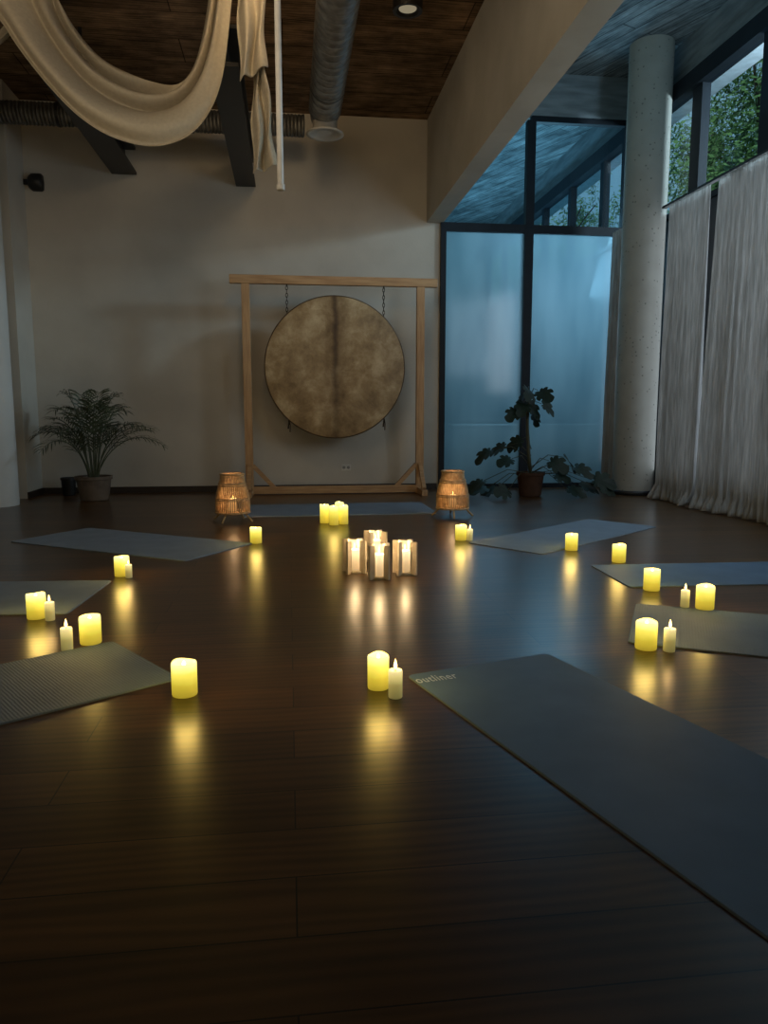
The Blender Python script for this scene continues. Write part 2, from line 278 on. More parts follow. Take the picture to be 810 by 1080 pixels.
# ---------------------------------------------------------------- mesh builder
class MB:
    def __init__(s): s.v = []; s.f = []
    def box(s, c, d, rz=0.0, mtx=None):
        b = len(s.v)
        for x in (-.5, .5):
            for y in (-.5, .5):
                for z in (-.5, .5):
                    p = Vector((x*d[0], y*d[1], z*d[2]))
                    if mtx: p = mtx @ p
                    elif rz: p = Matrix.Rotation(rz, 3, 'Z') @ p
                    s.v.append(Vector(c)+p)
        for q in ((0, 1, 3, 2), (4, 6, 7, 5), (0, 4, 5, 1), (2, 3, 7, 6), (0, 2, 6, 4), (1, 5, 7, 3)):
            s.f.append([b+i for i in q])
        return s
    def bar(s, a, b_, w, h):
        a = Vector(a); b_ = Vector(b_); d = b_-a; q = d.to_track_quat('X', 'Z').to_matrix()
        return s.box((a+b_)/2, (d.length, w, h), mtx=q)
    def lathe(s, prof, seg=32, c=(0, 0, 0), axis='Z', wob=None):
        b = len(s.v); n = len(prof); c = Vector(c)
        for i in range(seg):
            a = 2*math.pi*i/seg
            for j, (r, z) in enumerate(prof):
                dz = wob(a, j) if wob else 0
                if axis == 'Z': p = Vector((r*math.cos(a), r*math.sin(a), z+dz))
                elif axis == 'Y': p = Vector((r*math.cos(a), z, r*math.sin(a)))
                else: p = Vector((z, r*math.cos(a), r*math.sin(a)))
                s.v.append(c+p)
        for i in range(seg):
            k = (i+1) % seg
            for j in range(n-1):
                s.f.append([b+i*n+j, b+k*n+j, b+k*n+j+1, b+i*n+j+1])
        return s
    def tube(s, pts, r, seg=8, cap=True):
        pts = [Vector(p) for p in pts]; n = len(pts); b = len(s.v)
        rs = r if isinstance(r, (list, tuple)) else [r]*n
        up = Vector((0, 0, 1))
        for i, p in enumerate(pts):
            t = (pts[min(i+1, n-1)]-pts[max(i-1, 0)]).normalized()
            ref = up if abs(t.dot(up)) < 0.95 else Vector((1, 0, 0))
            x = t.cross(ref).normalized(); y = t.cross(x).normalized()
            for k in range(seg):
                a = 2*math.pi*k/seg
                s.v.append(p+x*(rs[i]*math.cos(a))+y*(rs[i]*math.sin(a)))
        for i in range(n-1):
            for k in range(seg):
                l = (k+1) % seg
                s.f.append([b+i*seg+k, b+i*seg+l, b+(i+1)*seg+l, b+(i+1)*seg+k])
        if cap:
            s.f.append([b+k for k in range(seg)][::-1]); s.f.append([b+(n-1)*seg+k for k in range(seg)])
        return s
    def grid(s, fn, nu, nv):
        b = len(s.v)
        for i in range(nu+1):
            for j in range(nv+1):
                s.v.append(Vector(fn(i/nu, j/nv)))
        for i in range(nu):
            for j in range(nv):
                a = b+i*(nv+1)+j
                s.f.append([a, a+nv+1, a+nv+2, a+1])
        return s
    def prism(s, poly, z0, z1):
        b = len(s.v); n = len(poly)
        for z in (z0, z1):
            for p in poly: s.v.append(Vector((p[0], p[1], z)))
        s.f.append([b+i for i in range(n)][::-1]); s.f.append([b+n+i for i in range(n)])
        for i in range(n):
            k = (i+1) % n; s.f.append([b+i, b+k, b+n+k, b+n+i])
        return s
    def mesh(s, name, mat, smooth=False):
        me = bpy.data.meshes.new(name); me.from_pydata([tuple(p) for p in s.v], [], s.f); me.update()
        me.materials.append(mat)
        if smooth:
            for p in me.polygons: p.use_smooth = True
        return me

def put(me, name, parent=None, loc=None, rot=None, bevel=0, solid=0, autos=False):
    o = bpy.data.objects.new(name, me); COL.objects.link(o)
    if parent: o.parent = parent
    if loc is not None: o.location = loc
    if rot is not None: o.rotation_euler = rot
    if solid:
        m_ = o.modifiers.new('solid', 'SOLIDIFY'); m_.thickness = solid; m_.offset = 0
    if bevel:
        m_ = o.modifiers.new('bevel', 'BEVEL'); m_.width = bevel; m_.segments = 2; m_.limit_method = 'ANGLE'
    return o
def tag(o, label, cat, group=None, kind=None):
    o['label'] = label; o['category'] = cat
    if group: o['group'] = group
    if kind: o['kind'] = kind
    return o
def empty(name, loc, rz=0, label='', cat='', group=None):
    e = bpy.data.objects.new(name, None); e.empty_display_size = 0.1; COL.objects.link(e)
    e.location = loc; e.rotation_euler = (0, 0, rz)
    return tag(e, label, cat, group)
def struct(mb, name, mat, label, cat, smooth=False, bevel=0):
    o = put(mb.mesh(name, mat, smooth), name, bevel=bevel); tag(o, label, cat, kind='structure'); return o
def span(x0, x1, y0, y1, z0, z1):
    return MB().box(((x0+x1)/2, (y0+y1)/2, (z0+z1)/2), (x1-x0, y1-y0, z1-z0))

# ---------------------------------------------------------------- room shell
YB = 9.7
XL = PY(45, 515, YB).x
XW = 4.5
ZCL = PY(300, 119, YB).z
ZCR = 5.2
xb0 = PY(450, 235, YB).x; xb1 = PY(467, 235, YB).x; zb = PY(455, 235, YB).z
XP0 = PY(463, 400, YB).x
XP1 = PY(652, 300, YB).x
YN = -3.0; YF = 18.0
XLL = -4.3; YLS = 9.15

struct(span(XLL-0.2, XW+0.3, YN-0.2, YF, -0.1, 0), 'floor', M_floor, 'dark brown glossy wood plank floor', 'floor')
struct(span(XLL, XP0, YB, YB+0.2, 0, ZCL), 'wall_back', M_wall, 'pale plaster wall behind the hanging drum', 'wall')
struct(span(XLL-0.2, XL, YLS, YB, 0, ZCL), 'wall_left', M_wall, 'short pale plaster wall return beside the palm', 'wall')
struct(span(XLL-0.2, XLL, YN, YLS, 0, ZCL), 'wall_left_near', M_wall, 'pale plaster side wall', 'wall')
struct(span(XLL, XW, YN-0.2, YN, 0, ZCR), 'wall_rear', M_wall, 'plaster wall at the entrance end', 'wall')
struct(span(XLL, xb0, YN, YB, ZCL, ZCL+0.2), 'ceiling', M_ceilwood, 'dark brown boarded ceiling', 'ceiling')
struct(span(xb1, XW+0.3, YN, YF, ZCR, ZCR+0.2), 'ceiling_concrete', M_ceilconc, 'board-formed concrete ceiling, bluish', 'ceiling')
struct(span(xb0, xb1, YN, YB, zb, ZCR+0.2), 'trim_1', M_beam, 'deep cream plastered ceiling beam', 'beam')
struct(span(XL, XP0-0.02, YB-0.02, YB, 0, 0.075), 'baseboard_back', M_base, 'dark skirting board along the plaster wall', 'baseboard')
struct(span(XL, XL+0.02, YLS, YB-0.02, 0, 0.075), 'baseboard_left', M_base, 'dark skirting board on wall return', 'baseboard')
# partition
zr0 = PY(560, 247, YB).z; zr1 = PY(560, 238, YB).z
ztop = PY(600, 130, YB).z
xm = PY(556, 300, YB).x
fr = MB()
fr.box(((XP0+XW)/2, YB, (zr0+zr1)/2), (XW-XP0, 0.09, zr1-zr0))
fr.box(((xm+XW)/2, YB, ztop+0.02), (XW-xm, 0.09, 0.07))
fr.box((XP0+0.035, YB, zr0/2), (0.07, 0.09, zr0))
fr.box((xm, YB, ztop/2), (0.11, 0.10, ztop))
fr.box(((XP1+XW)/2, YB, ztop/2), (XW-XP1, 0.09, ztop))
fr.box(((XP0+XW)/2, YB, 0.03), (XW-XP0, 0.09, 0.06))
struct(fr, 'trim_2', M_frame, 'black steel frame of the glazed partition', 'partition frame')
struct(span(xb1, XW, YB-0.04, YB+0.1, ztop+0.055, ZCR), 'wall_lintel', M_conc, 'concrete strip above the glazed partition', 'wall')
def quad(a, b, c, d):
    mb = MB(); mb.v = [Vector(a), Vector(b), Vector(c), Vector(d)]; mb.f = [[0, 1, 2, 3]]; return mb
def pane(x0, x1, z0, z1, nm, mt, lab):
    struct(quad((x0, YB, z0), (x1, YB, z0), (x1, YB, z1), (x0, YB, z1)), nm, mt, lab, 'glass panel')
pane(XP0+0.07, xm-0.055, 0.06, zr0, 'window_1', M_frost, 'frosted blue glass panel in black frame')
pane(xm+0.055, XP1, 0.06, zr0, 'window_2', M_frost, 'frosted blue glass panel in black frame')
pane(xb1, xm-0.055, zr1, ztop, 'window_3', M_glass, 'clear glass panel above the partition rail')
pane(xm+0.055, XP1, zr1, ztop-0.02, 'window_4', M_glass, 'clear glass panel above the partition rail')
# back room
struct(span(XP0-0.15, XP0, YB+0.2, YF, 0, ZCR), 'wall_far_left', M_wall, 'side wall of the room behind the glass', 'wall')
struct(span(XP0-0.15, XW+0.3, YF, YF+0.2, 0, ZCR), 'wall_far', M_wall, 'end wall of the room behind the glass', 'wall')
# cabinet behind frosted glass
pa = PY(484, 448, 10.6); pb = PY(632, 448, 10.6)
e = empty('sideboard', ((pa.x+pb.x)/2, 10.75, 0), 0, 'white sideboard seen dimly behind the frosted glass', 'sideboard')
cw = pb.x-pa.x; chh = pa.z
M_cab = pmat('white_laminate', (0.75, 0.75, 0.72), rough=0.4)
put(span(-cw/2, cw/2, -0.15, 0.2, 0.0, chh-0.03).mesh('body', M_cab), 'body', e, bevel=0.004)
put(span(-cw/2-0.02, cw/2+0.02, -0.18, 0.22, chh-0.03, chh).mesh('top', M_cab), 'top', e, bevel=0.003)
for i in range(3):
    put(span(-cw/2+cw*i/3+0.01, -cw/2+cw*(i+1)/3-0.01, -0.168, -0.15, 0.06, chh-0.05).mesh('door', M_cab), 'door', e, bevel=0.002)
# window wall
zsill = 3.28
zrail0 = PX(810, 28, XW).z; zrail1 = PX(810, 10, XW).z
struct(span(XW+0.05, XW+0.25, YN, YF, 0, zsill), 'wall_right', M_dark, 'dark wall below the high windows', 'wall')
wf = MB()
wf.box((XW+0.05, (YN+YF)/2, (zrail0+zrail1)/2), (0.16, YF-YN, zrail1-zrail0+0.03))
wf.box((XW+0.07, (YN+YF)/2, zsill+0.03), (0.12, YF-YN, 0.06))
ysm = [8.27+1.27*k for k in range(-8, 8)]
for y in ysm:
    if y > YN and y < YF: wf.box((XW+0.07, y, (zsill+zrail0)/2), (0.10, 0.2 if y < 9 else 0.12, zrail0-zsill))
struct(wf, 'trim_3', M_frame, 'dark metal frame of high ribbon windows', 'window frame')
struct(span(XW+0.05, XW+0.25, YN, YF, zrail1, ZCR), 'wall_right_upper', M_conc, 'concrete strip above the high windows', 'wall')
k = 5
for i in range(len(ysm)-1):
    if ysm[i] > 1:
        a, b_ = ysm[i]+0.1, ysm[i+1]-0.06; xg = XW+0.07
        o = struct(quad((xg, b_, zsill+0.06), (xg, a, zsill+0.06), (xg, a, zrail0), (xg, b_, zrail0)), 'window_%d' % k, M_glass, 'high clear window pane looking to trees', 'window'); k += 1
# exterior
struct(span(XW+0.3, 40, -15, 40, -0.1, 0), 'ground_outside', pmat('grass', (0.05, 0.09, 0.03), rough=1), 'grass outside the windows', 'ground')
ev = MB()
ev.box((XW+0.6, 6.0, 5.08), (0.7, 30, 0.12))
struct(ev, 'trim_4', pmat('eaves_paint', (0.7, 0.76, 0.8), rough=0.7), 'pale roof overhang outside the windows', 'eaves')
def tree(loc, h, rad, seed):
    rnd = random.Random(seed)
    e = empty('tree', loc, 0, 'leafy green tree outside the high windows', 'tree', 'trees outside the windows')
    t = MB(); t.tube([(0, 0, 0), (0.1, 0.05, h*0.35), (0, 0, h*0.7)], [0.16, 0.12, 0.06], 10)
    for i in range(9):
        a = rnd.uniform(0, 6.28); z = h*rnd.uniform(.3, .65)
        t.tube([(0.03, 0, z), (math.cos(a)*rad*.35, math.sin(a)*rad*.35, z+0.6), (math.cos(a)*rad*.75, math.sin(a)*rad*.75, z+1.0)], [0.05, 0.03, 0.015], 6)
    put(t.mesh('trunk', M_bark, True), 'trunk', e)
    f = MB()
    cl = [Vector((rnd.gauss(0, rad*.45), rnd.gauss(0, rad*.45), h*0.60+rnd.gauss(0, h*.11))) for _ in range(48)]
    for c in cl:
        for _ in range(230):
            d = Vector((rnd.gauss(0, 1), rnd.gauss(0, 1), rnd.gauss(0, 1))); d = d.normalized()*rnd.uniform(.1, .68)
            p = c+d; s_ = rnd.uniform(.035, .08)
            x = Vector((rnd.gauss(0, 1), rnd.gauss(0, 1), rnd.gauss(0, 1))).normalized(); y = x.orthogonal().normalized()
            b = len(f.v); f.v += [p-x*s_, p+y*s_*.5, p+x*s_, p-y*s_*.5]; f.f.append([b, b+1, b+2, b+3])
    o = put(f.mesh('foliage', M_tree), 'foliage', e); o['kind'] = 'stuff'
for i, (x, y, h, r_) in enumerate([(8.3, 13.0, 9.6, 1.5), (10.3, 18.0, 11.0, 1.8), (8.5, 22.8, 9.4, 1.7), (8.9, 28.6, 9.6, 1.8), (13.5, 34.0, 11, 1.9)]):
    tree((x, y, 0), h, r_, i+3)

# columns
pc = PF(667, 520.5)
struct(MB().lathe([(0.248, 0.0), (0.248, ZCR)], 64, (0, 0, 0)), 'column', M_col, 'round pitted concrete column beside the curtains', 'column', True).location = (pc.x, pc.y, 0)
struct(MB().lathe([(0.0, 0.0), (0.258, 0.0), (0.258, 0.05), (0.248, 0.055), (0.0, 0.056)], 64), 'trim_5', M_dark, 'dark ring at column foot', 'trim', True).location = (pc.x, pc.y, 0)
pl = PF(-8, 533)
struct(MB().lathe([(0.27, 0.0), (0.27, ZCL)], 64), 'column', M_colw, 'round white plastered column near the side wall', 'column', True).location = (pl.x, pl.y, 0)

# ---------------------------------------------------------------- curtains
def curtain(y0, y1, x, zt, seed, lab, lean=0.0, flare=1.0):
    rnd = random.Random(seed); n = max(3, int(abs(y1-y0)/0.10)); ph = [rnd.uniform(-.9, .9) for _ in range(n+3)]
    amp = [rnd.uniform(.35, 1.2) for _ in range(n+3)]
    W = y1-y0
    def fn(s, t):
        q = s*n; i = int(q); fr_ = q-i
        a = amp[i]*(1-fr_)+amp[i+1]*fr_; p = ph[i]*(1-fr_)+ph[i+1]*fr_
        z = zt*(1-t)+0.012*t
        am = (0.012+0.040*min(1, t*1.6))*a
        xx = x + am*math.sin(2*math.pi*q+p+0.25*math.sin(3*t+seed)) + 0.004*math.sin(2*math.pi*q*2.7+1.2*t+p*3)*(0.3+t) - 0.02*t*math.sin(5*s+seed)
        ss = s+0.05/n*math.sin(2*math.pi*q*0.5+3*t)
        yy = y0+W*(0.5+(ss-0.5)*(0.97+0.05*t*flare)) + lean*t*t
        if t > 0.95:
            g = (t-0.95)/0.05
            xx -= 0.08*g*(0.6+0.4*math.sin(7*s+seed))+0.02*math.sin(2*math.pi*q*1.7)*g
        zz = z + (0.012*math.sin(2*math.pi*q*0.5+seed) if t > 0.98 else 0)
        return (xx, yy, max(zz, 0.006))
    mb = MB().grid(fn, n*12, 80)
    o = put(mb.mesh('curtain', M_curtain, True), 'curtain', solid=0.003)
    return tag(o, lab, 'curtain', 'linen curtains along the windows')
XC = 4.26
ZT = PX(810, 160, XC).z
ya1 = PX(702, 300, XC).y
yg = PX(748, 300, XC).y
curtain(yg+0.05, ya1, XC, ZT, 1, 'crinkled pale linen curtain beside the concrete column')
curtain(yg-1.75, yg-0.05, XC, ZT, 2, 'crinkled pale linen curtain with long vertical folds')
curtain(2.6, yg-1.9, XC, ZT, 3, 'crinkled pale linen curtain with long vertical folds')
curtain(9.3, 9.6, XC-0.07, ZT, 4, 'narrow linen curtain gathered between column and glass partition')
o = tag(put(span(XC+0.0, XC+0.05, 2.4, 8.45, ZT+0.006, ZT+0.03).mesh('curtain_rail', M_black), 'curtain_rail'), 'dark curtain rail below the high windows', 'curtain rail')

# ---------------------------------------------------------------- fabric swag
YD = 6.0
def catm(P, t):
    n = len(P)-1; q = min(max(t, 0), 0.99999)*n; i = int(q); f_ = q-i
    p0 = P[max(i-1, 0)]; p1 = P[i]; p2 = P[i+1]; p3 = P[min(i+2, n)]
    return 0.5*((2*p1)+(p2-p0)*f_+(2*p0-5*p1+4*p2-p3)*f_*f_+(3*p1-p0-3*p2+p3)*f_**3)
def swag(outer, inner, Y, nf, amp, lab, seed=0):
    O = [PY(u, v, Y) for u, v in outer]; I = [PY(u, v, Y) for u, v in inner]
    def fn(t, s):
        a = catm(O, t); b = catm(I, t)
        g = math.sin(math.pi*t)
        q = s*nf+0.20*math.sin(2.3*math.pi*s+1.7*t+seed)+0.45*math.sin(1.6*t*math.pi+seed)*s
        fold = math.sin(2*math.pi*q)
        p = a.lerp(b, min(1, max(0, s+0.025*math.cos(2*math.pi*q)*math.sin(math.pi*s))))
        p.y += amp*fold*(0.35+0.65*g)+0.5*(s-0.5)*g
        return p
    mb = MB().grid(fn, 120, 100)
    return tag(put(mb.mesh('fabric_drape', M_drape, True), 'fabric_drape', solid=0.002), lab, 'fabric drape')
swag([(-70, -62), (-4, 16), (28, 62), (60, 102), (92, 134), (127, 155), (167, 163), (200, 152), (222, 126), (235, 88), (242, 30), (248, -50)],
     [(54, -62), (58, -12), (66, 8), (80, 28), (100, 48), (126, 64), (152, 74), (178, 74), (197, 58), (210, 30), (219, -6), (225, -50)],
     YD, 2.3, 0.085, 'cream muslin cloth swagged in a deep loop from the ceiling')
swag([(-110, 40), (-60, 84), (-20, 82), (10, 54), (36, 16), (48, -50)],
     [(-110, -20), (-55, 18), (-14, 22), (4, 6), (16, -14), (22, -50)],
     YD+0.35, 1.6, 0.06, 'second smaller loop of cream muslin cloth at ceiling', 1)
swag([(16, -64), (38, -8), (66, 12), (97, 20), (128, 13), (154, -6), (180, -64)],
     [(66, -64), (74, -50), (86, -42), (100, -38), (114, -42), (126, -50), (134, -64)],
     YD-0.7, 1.5, 0.05, 'short loop of cream muslin cloth hanging near ceiling', 2)
def tail(lt, rt, lb, rb, Y, lab, nf=2.5):
    A = PY(*lt, Y); B = PY(*rt, Y); D = PY(*lb, Y); E = PY(*rb, Y)
    def fn(t, s):
        a = A.lerp(D, t); b = B.lerp(E, t); p = a.lerp(b, s)
        p.y += 0.045*math.sin(2*math.pi*s*nf+2*t)+0.03*math.sin(6*t+4*s)
        p.x += 0.012*math.sin(9*t+s*5)
        return p
    return tag(put(MB().grid(fn, 50, 40).mesh('fabric_drape', M_drape, True), 'fabric_drape', solid=0.003), lab, 'fabric drape')
tail((250, -50), (278, -50), (252, 84), (281, 70), 5.85, 'cream muslin cloth tail hanging beside the pole', 1.8)
tail((266, 66), (280, 72), (266, 182), (292, 174), 5.95, 'pointed end of cream muslin cloth hanging beside the pole', 1.8)

# pole
pq = PY(296, 200, 4.8)
e = empty('ceiling_pole', (pq.x, pq.y, pq.z), 0, 'thin white vertical pole hanging from the ceiling', 'pole')
put(MB().tube([(0, 0, 0), (0, 0, ZCL-pq.z-0.02)], 0.019, 16).mesh('pole', M_white, False), 'pole', e)
put(MB().lathe([(0, -0.004), (0.023, -0.004), (0.025, 0.0), (0.025, 0.03), (0.019, 0.032)], 20).mesh('end_cap', M_white, True), 'end_cap', e)
put(MB().lathe([(0.0, ZCL-pq.z), (0.06, ZCL-pq.z), (0.06, ZCL-pq.z-0.02), (0.0, ZCL-pq.z-0.02)], 20).mesh('ceiling_plate', M_white), 'ceiling_plate', e)

# black steel beams
def beam(u0, u1, v, lab):
    x0 = PY(u0, v, YB).x; x1 = PY(u1, v, YB).x; z = PY(u0, v, YB).z; xc = (x0+x1)/2; w = (x1-x0)*0.9
    mb = MB(); ya, yb_ = 6.45, YB-0.02; yc = (ya+yb_)/2; ln = yb_-ya
    mb.box((xc, yc, z+0.015), (w, ln, 0.03)); mb.box((xc, yc, z+0.295), (w, ln, 0.03)); mb.box((xc, yc, z+0.155), (0.04, ln, 0.25))
    for y in (6.55, 7.9, 9.3): mb.box((xc, y, (z+0.30+ZCL)/2), (0.03, 0.03, ZCL-z-0.30))
    return tag(put(mb.mesh('steel_beam', M_black), 'steel_beam'), lab, 'beam', 'suspended black steel beams')
beam(248, 271, 197, 'black steel beam running beneath the ceiling')
beam(117, 146, 184, 'black steel beam running beneath the ceiling')

# big duct
pe = PY(342, 138, 8.6)
e = empty('ventilation_duct', (pe.x, 0, PY(342, 122, 8.6).z), 0, 'large round galvanised ventilation duct below ceiling', 'duct')
rd = 0.165
mb = MB(); prof = []
y = -2.9
while y < 8.4:
    prof += [(rd, y), (rd, y+0.10), (rd+0.006, y+0.108), (rd+0.006, y+0.122), (rd, y+0.13)]; y += 0.13
prof = [(0, -2.95)]+prof+[(rd*0.9, 8.62), (rd*0.6, 8.7), (0, 8.72)]
put(mb.lathe(prof, 40, axis='Y').mesh('duct_body', M_duct, True), 'duct_body', e)
put(MB().lathe([(0.13, -0.1), (0.13, -0.2), (0.20, -0.235), (0.20, -0.25), (0.15, -0.245), (0.15, -0.235), (0.10, -0.24), (0.1, -0.225), (0.05, -0.23), (0.0, -0.235)], 40, (0, 8.45, 0)).mesh('air_diffuser', M_white, True), 'air_diffuser', e)
for yy in (2.0, 5.0, 7.8):
    put(MB().lathe([(rd+0.016, yy-0.015), (rd+0.016, yy+0.015)], 32, axis='Y').tube([(0, yy, rd), (0, yy, ZCL-e.location.z)], 0.006).mesh('hanger_strap', M_black), 'hanger_strap', e)
# flex duct
YFD = 8.93
pa = PY(0, 118, YFD); pb = PY(318, 133, YFD)
x0 = XLL+0.01; x1 = pb.x
e = empty('flexible_duct', (0, YFD, (pa.z+pb.z)/2), 0, 'corrugated flexible duct running along the plaster wall', 'duct')
prof = [(0, x0)]; x = x0
while x < x1:
    prof += [(0.108, x), (0.120, x+0.02), (0.108, x+0.04)]; x += 0.04
prof.append((0, x1))
put(MB().lathe(prof, 24, axis='X').mesh('duct_body', M_ductd, True), 'duct_body', e)
for xx in (-2.4, -1.0):
    put(MB().tube([(xx, 0, 0.11), (xx, 0, ZCL-e.location.z)], 0.006).lathe([(0.124, xx-.015), (0.124, xx+.015)], 24, axis='X').mesh('hanger_strap', M_black), 'hanger_strap', e)

# spotlight
ps = PF(430, 12, 4.35)
e = empty('ceiling_spotlight', (ps.x, ps.y, ps.z), 0, 'black cylindrical ceiling spotlight with dim bulb', 'spotlight')
put(MB().lathe([(0.075, 0.02), (0.1, 0.0), (0.125, 0.0), (0.125, 0.16), (0.0, 0.18)], 32, ).mesh('housing', M_black, False), 'housing', e)
put(MB().lathe([(0.0, 0.035), (0.05, 0.03), (0.078, 0.02)], 24).mesh('bulb', emat('dim_bulb', (1, .85, .55), 0.25), True), 'bulb', e)
put(MB().tube([(0, 0, 0.17), (0, 0, ZCL-ps.z)], 0.012).mesh('rod', M_black), 'rod', e)
ps2 = PY(262, 134, 9.0)
e = empty('ceiling_spotlight', (ps2.x+0.12, ps2.y-0.25, ps2.z-0.02), 0, 'small black spotlight under the flexible duct', 'spotlight')
put(MB().lathe([(0.0, 0.0), (0.045, 0.0), (0.05, 0.01), (0.05, 0.1), (0.0, 0.11)], 20).mesh('housing', M_black), 'housing', e)
put(MB().lathe([(0.0, -0.004), (0.04, -0.002)], 20).mesh('bulb', emat('warm_bulb', (1, .8, .5), 1.5), True), 'bulb', e)
put(MB().tube([(0, 0, 0.1), (0, 0, ZCL-ps2.z+0.02)], 0.006).mesh('rod', M_black), 'rod', e)
# wall speaker
pw = PX(25, 192, XL)
e = empty('wall_speaker', (XL, pw.y, pw.z), 0, 'small black speaker on bracket fixed to wall', 'speaker')
put(MB().lathe([(0, 0.05), (0.07, 0.06), (0.10, 0.1), (0.10, 0.2), (0.08, 0.22), (0, 0.225)], 24, axis='X').mesh('housing', M_black, True), 'housing', e)
put(span(0, 0.08, -0.02, 0.02, -0.03, 0.03).mesh('bracket', M_black), 'bracket', e)
# outlet
pw = PY(365, 493, YB)
e = empty('wall_outlet', (pw.x, YB-0.001, pw.z), 0, 'white double power outlet low on plaster wall', 'outlet')
put(span(-0.06, 0.06, -0.012, 0, -0.04, 0.04).mesh('plate', M_white), 'plate', e, bevel=0.003)
for dx in (-0.028, 0.028):
    put(MB().lathe([(0.0, -0.0125), (0.016, -0.0125), (0.018, -0.015), (0.02, -0.0125)], 20, (dx, 0, 0), axis='Y').mesh('socket', pmat('socket_plastic', (0.25, 0.24, 0.22))), 'socket', e)

# ---------------------------------------------------------------- drum and stand
YS = 9.25
zt_ = PY(350, 292, YS).z; zb_ = PY(350, 301, YS).z
xL = PY(261, 400, YS).x; xR = PY(443, 400, YS).x
xa = PY(242, 296, YS).x; xz = PY(461, 296, YS).x
st = empty('drum_stand', ((xL+xR)/2, YS, 0), 0, 'tall pine frame stand holding the hide drum', 'drum stand')
ox = (xL+xR)/2
def part(mb, nm, mt, par, **k): return put(mb.mesh(nm, mt), nm, par, **k)
pw_ = 0.095
for xx in (xL-ox, xR-ox):
    part(MB().box((0, 0, zb_/2), (pw_, 0.07, zb_)), 'post', M_pine, st, loc=(xx, 0, 0), bevel=0.004)
    part(MB().box((0, -0.05, 0.05), (0.07, 0.7, 0.07)), 'foot', M_pine, st, loc=(xx, 0, -0.014), bevel=0.004)
    sgn = 1 if xx < 0 else -1
    part(MB().bar((sgn*0.04, -0.0, 0.36), (sgn*0.30, 0, 0.08), 0.05, 0.05), 'brace', M_pineh, st, loc=(xx, 0, 0), bevel=0.003)
    part(MB().bar((0, -0.03, 0.36), (0, -0.33, 0.08), 0.05, 0.05), 'brace', M_pineh, st, loc=(xx, 0, 0), bevel=0.003)
part(MB().box(((xa+xz)/2-ox, 0, (zt_+zb_)/2), (xz-xa, 0.08, zt_-zb_)), 'crossbeam', M_pineh, st, bevel=0.004)
part(MB().box((0, 0, 0.055), (xR-xL, 0.06, 0.09)), 'bottom_rail', M_pineh, st, bevel=0.004)
gc = PY(353.5, 388, YS); gr = (PY(427.5, 388, YS).x-PY(279.5, 388, YS).x)/2
g = empty('hide_drum', (gc.x, YS-0.01, gc.z), 0, 'large round mottled golden-brown hide drum hanging in frame', 'drum')
put(MB().lathe([(0, -0.035), (gr*0.5, -0.036), (gr*0.975, -0.036), (gr*0.99, -0.03)], 96, axis='Y').mesh('drum_skin', M_skin, True), 'drum_skin', g)
put(MB().lathe([(gr*0.985, -0.034), (gr, -0.028), (gr, 0.035), (gr*0.985, 0.04), (0, 0.04)], 96, axis='Y').mesh('rim', pmat('drum_rim', (0.12, 0.08, 0.045), rough=0.6), True), 'rim', g)
for u in (302.5, 404.5):
    dx = PY(u, 320, YS).x-gc.x
    ztop_ = zb_-gc.z; ze = math.sqrt(max(gr*gr-dx*dx, 0))
    rp = MB(); rp.tube([(0, 0, ztop_+0.0), (0.006, 0, ztop_-0.03)], 0.008)
    nlk = 8; z0 = ztop_-0.02; dz = (z0-ze+0.02)/nlk
    for i in range(nlk):
        zc = z0-dz*(i+.5); pts = []
        for a in range(13):
            an = 2*math.pi*a/12; cx, cz = 0.013*math.cos(an), dz*0.62*math.sin(an)
            pts.append((cx, 0, zc+cz) if i % 2 == 0 else (0, cx, zc+cz))
        rp.tube(pts, 0.0045, 6, False)
    put(rp.mesh('chain', M_rope, True), 'chain', g, loc=(dx, 0, 0))
    zl = -ze; 
    rp = MB().tube([(0, 0.0, zl+0.06), (0.004, -0.0, zl-0.02), (-0.006, 0, zl-0.1)], 0.009).tube([(0.008, 0, zl), (0.018, 0, zl-0.06), (0.014, 0, zl-0.14)], 0.006)
    put(rp.mesh('cord', M_rope, True), 'cord', g, loc=(dx, 0.0, 0))

# ---------------------------------------------------------------- mats
MATS = []
def yogamat(a, b, c, length, mt, lab, width=None):
    A = PF(*a); B = PF(*b); Cc = PF(*c); d = (Cc-B); d.z = 0; L_ = length or d.length; d.normalize()
    w = B-A; w.z = 0; per = Vector((-d.y, d.x, 0))
    if per.dot(w) < 0: per = -per
    W = width or abs(per.dot(w)); M_ = (A+B)/2
    ctr = M_+d*(L_/2); ang = math.atan2(d.y, d.x)
    e_ = empty('yoga_mat', (ctr.x, ctr.y, 0), ang, lab, 'yoga mat', 'yoga mats laid in a circle')
    poly = []
    r_ = 0.025
    for (sx, sy, a0) in ((1, 1, 0), (-1, 1, 90), (-1, -1, 180), (1, -1, 270)):
        for q in range(0, 91, 18):
            an = math.radians(a0+q); poly.append((sx*(L_/2-r_)+r_*math.cos(an), sy*(W/2-r_)+r_*math.sin(an)))
    put(MB().prism(poly, 0.0012, 0.007).mesh('mat_top', mt), 'mat_top', e_, bevel=0.0015)
    poly2 = [(x*1.0015, y*1.004) for x, y in poly]
    put(MB().prism(poly2, 0.0001, 0.0048).mesh('mat_edge', M_mat_edge), 'mat_edge', e_)
    MATS.append((ctr, d.copy(), per.copy(), L_/2, W/2))
    return e_, A, B
big = yogamat((427, 712), (580, 692), (810, 803), 1.85, M_mat_blue, 'blue-grey yoga mat with a small printed brand name')
yogamat((188, 716), (120, 678), (0, 703), 1.85, M_mat_grey, 'ribbed grey yoga mat beside glowing candles', 0.62)
yogamat((72, 648), (117, 613), (0, 614.5), 1.83, M_mat_pale, 'pale grey yoga mat near the white column')
